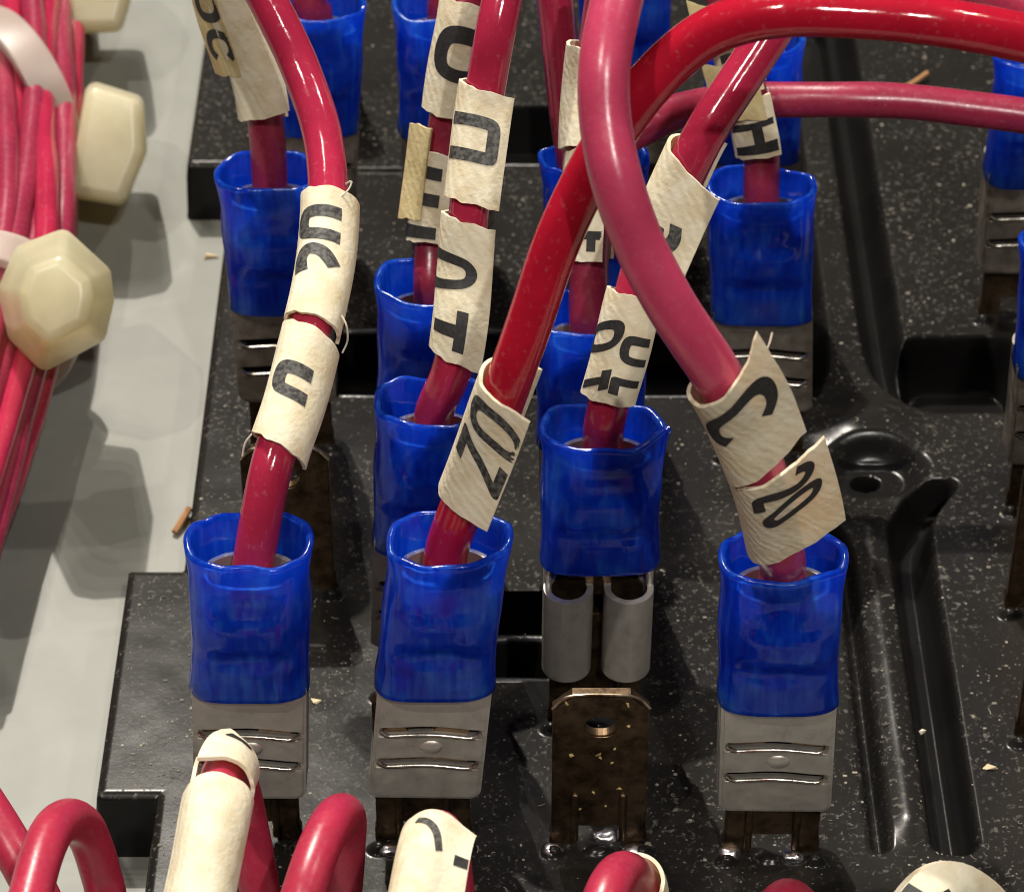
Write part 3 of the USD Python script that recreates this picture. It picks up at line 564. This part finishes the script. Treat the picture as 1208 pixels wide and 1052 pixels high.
marker('A2', (592, 446), (559, 580), 'cream marker printed OZ around the bright red wire', rad=1.5, dep=96, flag=2.0, skew=0.20, skew_end=0.13, start=330,
       letters=[('O', 0.3, 0.95, 1.75, 3.1, 0.6, 0.3, W_), ('Z', 0.1, 3.6, 1.9, 2.7, 0.6, 0.3, W_)])
marker('B2', (566, 98), (550, 233), 'cream marker with a worn square D, middle of three in its stack', rad=1.42, dep=95, flag=1.9, skew=0.12, ink=W_,
       letters=[('B', -0.45, 2.2, 2.05, 2.7, 0.75)])
marker('B2', (550, 256), (536, 415), 'cream marker printed OT, lowest in the stack on the straight wire', rad=1.42, dep=95, flag=1.8, skew=0.13,
       letters=[('O', -1.15, 2.2, 2.0, 3.2, 0.68), ('T', -0.75, 5.6, 2.0, 1.75, 0.68)])
marker('C2', (521, 172), (509, 288), 'striped cream marker with black bars peeping out left of the D marker', rad=1.5, dep=90, start=320, flag=0.8, skew=0.05,
       letters=[('I', -1.1, 0.9, 0.9, 2.4, 0.85), ('I', -1.1, 2.7, 0.9, 2.4, 0.85), ('I', -1.1, 4.9, 0.9, 2.4, 0.85)])
marker('C2', (521, 150), (511, 262), 'yellowed tape tail standing off left of the striped marker', rad=1.6, start=110, dep=95, flag=1.5, mirror=True, m='cloth_old', roll=0.9)
marker('C2', (545, 2), (529, 128), 'gaping cream marker with a black loop letter, top of the stack at the top edge', rad=1.5, dep=75, flag=0.2, start=320, skew=0.1, roll=-0.4,
       letters=[('O', -0.3, 1.6, 2.6, 2.6, 0.9)])
marker('B3', (823, 182), (770, 300), 'plain-flagged cream marker with a worn hook letter left of the C4 sleeve'.replace('the C4 sleeve', 'a blue sleeve'), rad=1.5, dep=98, flag=2.7, skew=0.34, skew_end=0.34, tip=0.2, start=330, ink=W_,
       letters=[('S', 0.2, 2.7, 2.2, 1.9, 0.8)])
marker('B3', (752, 345), (722, 470), 'crumpled cream marker with OT in two facing columns', rad=1.5, dep=60, flag=1.0, kf=0.5, skew=0.0, sag=0.16, start=310,
       letters=[('O', -1.25, 2.0, 1.35, 1.9, 0.5, -0.6), ('T', -1.1, 4.8, 1.3, 1.3, 0.5, -0.6), ('U', 0.85, 2.3, 1.25, 1.3, 0.5, 0.1), ('L', 0.75, 5.0, 1.1, 1.3, 0.5, 0.1)])
marker('A4', (848, 447), (895, 549), 'cream marker with a large black C, upper on the pink wire', rad=1.75, dep=90, flag=2.9, skew=-0.34, skew_end=-0.60, start=310, tip=0.9, ink='ink',
       letters=[('C', 0.1, 1.2, 2.8, 3.6, 0.82, 0.0)])
marker('A4', (897, 553), (919, 646), 'cream marker printed 2D, lower on the pink wire', rad=1.7, dep=90, flag=3.7, skew=-0.32, skew_end=-0.66, start=310, tip=0.5, ink='ink',
       letters=[('2', 0.9, 0.55, 1.5, 3.2, 0.6, -0.1), ('D', 1.1, 2.6, 1.3, 3.0, 0.58, -0.15)])
marker('C1', (283, -10), (312, 135), 'plain cream marker with a yellowed tail, at top left by the glossy wire', rad=1.55, dep=80, flag=1.4, kf=0.35, skew=-0.1, start=330)
marker('C1', (268, -40), (302, 78), 'yellowed tail of tape with dark rounded print, top left beside the plain marker', rad=1.6, start=75, dep=45, flag=2.3, kf=0.0, mirror=True, m='cloth_old',
       letters=[('O', 1.6, 1.2, 1.8, 2.4, 0.6), ('C', 1.6, 4.0, 1.8, 2.4, 0.6)], roll=0.35)
marker('C4', (884, 108), (899, 182), 'shaded cream marker with a black H, below the slanting raspberry wire', rad=1.5, dep=70, flag=0.8, skew=-0.05, start=320,
       letters=[('H', 0.0, 1.9, 1.7, 3.3, 0.6)])
marker('C4', (868, 42), (882, 100), 'cream marker with black strokes tucked under the top of the red wire', rad=1.5, dep=70, flag=0.5, start=320, letters=[('T', 0.0, 1.0, 1.4, 2.4, 0.6)])
marker('C4', (858, 10), (872, 62), 'yellowed tape tail sticking out left, uppermost, under the curve of red wire', rad=1.65, start=115, dep=95, flag=2.6, mirror=True, m='cloth_old', skew=-0.3)
marker('C4', (876, 85), (889, 138), 'yellowed tape tail sticking out left, lower, beside the slanting raspberry wire', rad=1.65, start=115, dep=95, flag=2.7, mirror=True, m='cloth_old', skew=-0.35)
marker('C3', (706, 55), (696, 178), 'long plain cream marker flaring behind the pink wire', rad=1.75, dep=95, flag=0.6, start=320, skew=0.0)
marker('C3', (696, 188), (697, 228), 'short cream marker with a pointed tail beside the wire crossing', rad=1.5, dep=95, flag=2.6, start=320, skew=-0.2)
marker('C3', (697, 238), (695, 308), 'cream marker with a black T showing in the fork of the crossing wires', rad=1.62, dep=75, flag=0.4, start=330,
       letters=[('7', 0.1, 2.0, 1.0, 2.6, 0.5)])
marker('loopB', (255, 945), (226, 1100), 'long blank cream marker with a thin tail standing at the bottom left', rad=1.62, dep=15, flag=0.5, start=330, sag=0.1, mirror=True)
marker('loopB', (267, 905), (259, 930), 'short cream marker at the top of the bent bottom left loop', rad=1.62, dep=80, flag=1.2, start=330, mirror=True, letters=[('I', 0.2, 0.2, 0.7, 1.4, 0.5)])
marker('loopD', (510, 992), (482, 1120), 'cream marker with a grey curved stroke and a black letter, bottom edge', rad=1.5, dep=70, flag=1.7, start=330,
       letters=[('A', -0.3, 0.9, 1.6, 1.5, 0.36, 0, W_), ('I', 1.75, 2.0, 1.2, 0.8, 0.5)])
marker('loopG', (1072, 1088), (1150, 1060), 'cream marker at the bottom right with a black letter cut by the edge', rad=1.5, dep=80, flag=1.0, start=330, letters=[('L', 0.3, 0.8, 1.6, 1.8, 0.6)])
marker('loopE', (757, 1075), (748, 1042), 'sliver of cream marker beside the loop below the bare tab', rad=1.5, dep=80, flag=0.8, start=330)

# ------------------------------------------------------------------ the bundle of wires at the left and its cable ties
cl = [at(px, py, z=z) for px, py, z in [(30, -150, 2.5), (29, -40, 2.5), (27, 60, 2.5), (24, 180, 2.5), (14, 300, 2.5), (-8, 400, 2.2), (-32, 480, 2.0), (-60, 570, 2.0), (-100, 690, 2)]]
BC = spline(cl, 0.6); BT = tangents(BC)
side = np.cross(BT, [0, 0, 1.0]); side /= np.linalg.norm(side, axis=1, keepdims=True)
offs = [(2.1 * math.cos(t), 2.1 * math.sin(t)) for t in np.linspace(0.2, 0.2 + 2 * math.pi, 6, endpoint=False)] + [(3.95 * math.cos(t), 3.95 * math.sin(t)) for t in np.linspace(-0.35, math.pi + 0.35, 9)] + [(2.9 * math.cos(t), 3.3 * math.sin(t)) for t in (0.75, 1.35, 1.9, 2.5)]
names = ['core right', 'core upper right', 'core upper left', 'core left', 'core lower left', 'core lower right', 'lowest on the right flank', 'right flank', 'upper right flank', 'right of the ridge', 'top ridge', 'left of the ridge',
         'upper left flank', 'left flank', 'lowest on the left flank', 'inner upper right', 'inner ridge right', 'inner ridge left', 'inner upper left']
ss = np.linspace(0, 1, len(BC))
for i, (ox, oz) in enumerate(offs):
    a0 = math.atan2(oz, ox) + 0.55 * ss + 0.16 * np.sin(ss * (7 + i % 4) + i * 1.7); rr = math.hypot(ox, oz) * (1 + 0.07 * np.sin(ss * (11 + i % 3) + i * 2.3))
    Cc = BC + side * (rr * np.cos(a0))[:, None] + np.c_[np.zeros((len(BC), 2)), rr * np.sin(a0)]
    single('bundled_wire', tube(Cc, 0.94, 16, 0.16), ['dull', 'raspberry', 'dull', 'loop', 'dull'][i % 5], f'red wire of the tied bundle at left, {names[i]}', 'wire', 'red wires tied in the left bundle', smooth=True)
def strap_ring(c, e1, rx, rz, wid, th=0.9):
    e1 = np.asarray(e1, float); e1[2] = 0; e1 /= np.linalg.norm(e1); e3 = np.array([0, 0, 1.0]); e2 = np.cross(e1, e3)
    a = np.linspace(0, 2 * np.pi, 72, endpoint=False); rings = []
    for t in a:
        q = math.cos(t) * e1 * rx + math.sin(t) * e3 * rz; n = math.cos(t) * e1 / rx + math.sin(t) * e3 / rz; n /= np.linalg.norm(n)
        rings.append([c + q + n * o + e2 * w for o, w in ((0, -wid / 2), (th * 0.8, -wid / 2), (th, -wid / 2 + 0.25), (th, wid / 2 - 0.25), (th * 0.8, wid / 2), (0, wid / 2))])
    rings = np.array(rings + [rings[0]]); return ring_mesh(rings, cap=False)
def tie(label, poly, df, db, shrink, ring, tail=None):
    c = np.mean([at(px, py, d=df) for px, py in poly], 0)
    t = Thing('cable_tie', label, 'cable tie', c, 'ivory cable ties around the left bundle')
    P = np.array(poly, float); m0 = P.mean(0)
    pts = [at(px, py, d=df) for px, py in (m0 + (P - m0) * shrink * 0.88)] + [at(px, py, d=(df + db) / 2) for px, py in m0 + (P - m0) * 0.88] + [at(px, py, d=db) for px, py in (m0 + (P - m0) * 0.82)]
    t.part('head', hull_spheres(pts, 0.95), 'nylon', smooth=True)
    t.part('strap', strap_ring(*ring), 'strap', smooth=40)
    if tail:
        C = spline([at(px, py, z=z) for px, py, z in tail]); T = tangents(C); n = np.cross(T, [0, 0, 1.0]); n /= np.linalg.norm(n, axis=1, keepdims=True); b = np.cross(T, n)
        R_ = np.stack([C + n * a_ + b * o for a_, o in ((-1.3, 0), (1.3, 0), (1.3, 0.7), (-1.3, 0.7))], 1); t.part('tail', ring_mesh(R_), 'strap', smooth=30)
def zd(px, py, z): return float((at(px, py, z=z) - CAM) @ VF)
def zat(px, py, z): return at(px, py, z=z)
tie('ivory cable tie at the top left corner, its head cut by the top edge', [(86, -50), (142, -55), (146, -5), (136, 30), (86, 32)], zd(115, 0, 4.5), zd(115, 0, -0.5), 0.9,
    (zat(24, -22, 2.5), zat(100, -8, 0) - zat(0, -30, 0), 5.6, 5.9, 3.0))
tie('ivory cable tie with a broad diagonal strap, second from the top', [(112, 103), (160, 118), (164, 178), (140, 236), (92, 228), (98, 178)], zd(130, 170, 4.5), zd(130, 170, -0.8), 0.92,
    (zat(18, 112, 2.5), zat(90, 168, 0) - zat(-5, 80, 0), 7.4, 5.9, 3.0))
tie('ivory cable tie with a large faceted head facing up, lowest of the bundle', [(74, 278), (122, 322), (126, 352), (116, 396), (52, 430), (18, 396), (6, 342), (26, 296)], zd(65, 345, 12.5), zd(65, 345, 5.5), 0.55,
    (zat(0, 372, 2.3), zat(60, 366, 0) - zat(-60, 352, 0), 5.4, 5.9, 3.2), tail=[(50, 405, 2), (44, 440, 0), (34, 480, -2.5), (22, 520, -4.0)])

# ------------------------------------------------------------------ crumbs, splinters, fibres and dust
def chip(p, s, seed):
    R = np.random.default_rng(seed); return trimesh.convex.convex_hull(p + R.normal(size=(14, 3)) * s)
def on_top(px, py):
    p = at(px, py, z=0); return p + [0, 0, 0.12]
for lab, px, py, s, m, z in (('pale wedge-shaped crumb on the grey panel beside the left blue sleeve', 247, 301, (0.35, 0.22, 0.12), 'crumb', PZ + 0.15), ('pale stone-like chip on the bare tab behind the left wire', 348, 592, (0.32, 0.2, 0.2), 'crumb', None),
                        ('pale grain on the black plastic right of the front left connector', 373, 826, (0.22, 0.12, 0.1), 'crumb', 0.1), ('pale grain near the lower right corner of black plastic', 1168, 905, (0.34, 0.12, 0.1), 'crumb', 0.1),
                        ('bright white flake on the spine at right', 1062, 826, (0.4, 0.12, 0.1), 'fibre', 0.1), ('bright flake beside the right groove', 1089, 862, (0.14, 0.16, 0.1), 'fibre', 0.1)):
    p = at(px, py, z=z) if z is not None else TABS['B1'] + np.array([0.6, -0.55, 6.0])
    single('crumb', chip(p, np.array(s) * 0.8, px), m, lab, 'crumb', smooth=False)
single('splinter', tube(spline([at(206, 628, z=PZ + 0.3), at(214, 615, z=PZ + 0.5), at(223, 600, z=PZ + 0.6)]), [0.28] * 0 or 0.26, 7), 'splinter', 'brown wood splinter on the grey panel against the black block', 'splinter')
single('splinter', tube(spline([at(1066, 104, z=0.2), at(1080, 96, z=0.4), at(1094, 86, z=0.6)]), 0.2, 7), 'splinter', 'brown splinter above the dull wire near the right edge', 'splinter')
def fibre(pts, label):
    single('fibre', tube(spline([at(*q) for q in pts], 0.2), 0.06, 6), 'fibre', label, 'thread')
fibre([(403, 372, 176), (409, 385, 176), (410, 402, 176.5), (404, 416, 177)], 'loose pale thread hanging right of the lower U marker')
fibre([(297, 512, 174), (289, 523, 174.5), (286, 538, 175)], 'loose pale thread at the lower left corner of the U marker')
fibre([(402, 232, 180), (411, 224, 180), (415, 214, 180), (408, 217, 180.5)], 'curled pale thread at the top of the UC marker')
fibre([(903, 416, 158), (908, 404, 158), (911, 392, 158)], 'pale thread at the tip of the C marker')
for i, (px, py) in enumerate([(674, 890), (708, 894), (725, 884), (707, 890), (722, 900), (741, 857), (740, 831), (684, 954), (715, 950), (668, 830), (700, 935), (730, 930)]):
    p = at(px, py, y=TABS['A3'][1] - 0.45)
    block.part('speck', chip(p, np.array((0.07, 0.03, 0.07)) * (1 if i % 3 else 1.4), 50 + i), 'verdigris', smooth=False, parent=block.path + '/tab_002', label=None)
R = np.random.default_rng(3); specks = []
inside = (cut.ravel() < 0.05) & (outer.ravel() < -0.5); cand = np.nonzero(inside)[0]
for i in R.choice(cand, 5200, replace=False):
    x, y, z = X.ravel()[i], Y.ravel()[i], hz[i]
    if R.random() > 0.25 + 0.75 * meshkit.noise(np.array([x / 7, y / 7, 0.5]), 8) ** 1.2 + (0.3 if y < -15 else 0): continue
    if R.random() < 0.9:
        s = abs(R.normal(0.0, 0.05)) + 0.02; v = trimesh.creation.icosahedron().vertices * [s * R.uniform(0.7, 1.6), s * R.uniform(0.7, 1.3), s * 0.5]
        f = trimesh.creation.icosahedron().faces; m_ = trimesh.Trimesh(v, f, process=False); m_.apply_translation([x, y, z + 0.03]); specks.append(m_)
    else:
        a0 = R.uniform(0, 6.28); ln = R.uniform(0.15, 0.6); k = R.normal(0, 1.6); pts = [np.array([x, y, z + 0.05])]
        for q in range(5): a0 += k * 0.25; pts.append(pts[-1] + np.array([math.cos(a0), math.sin(a0), R.normal(0, 0.12)]) * ln / 5)
        specks.append(tube(np.array(pts), R.uniform(0.018, 0.04), 4))
single('dust', cat(*specks), 'dust', 'scattered pale dust and lint on the black plastic', 'dust', kind='stuff', smooth=False)
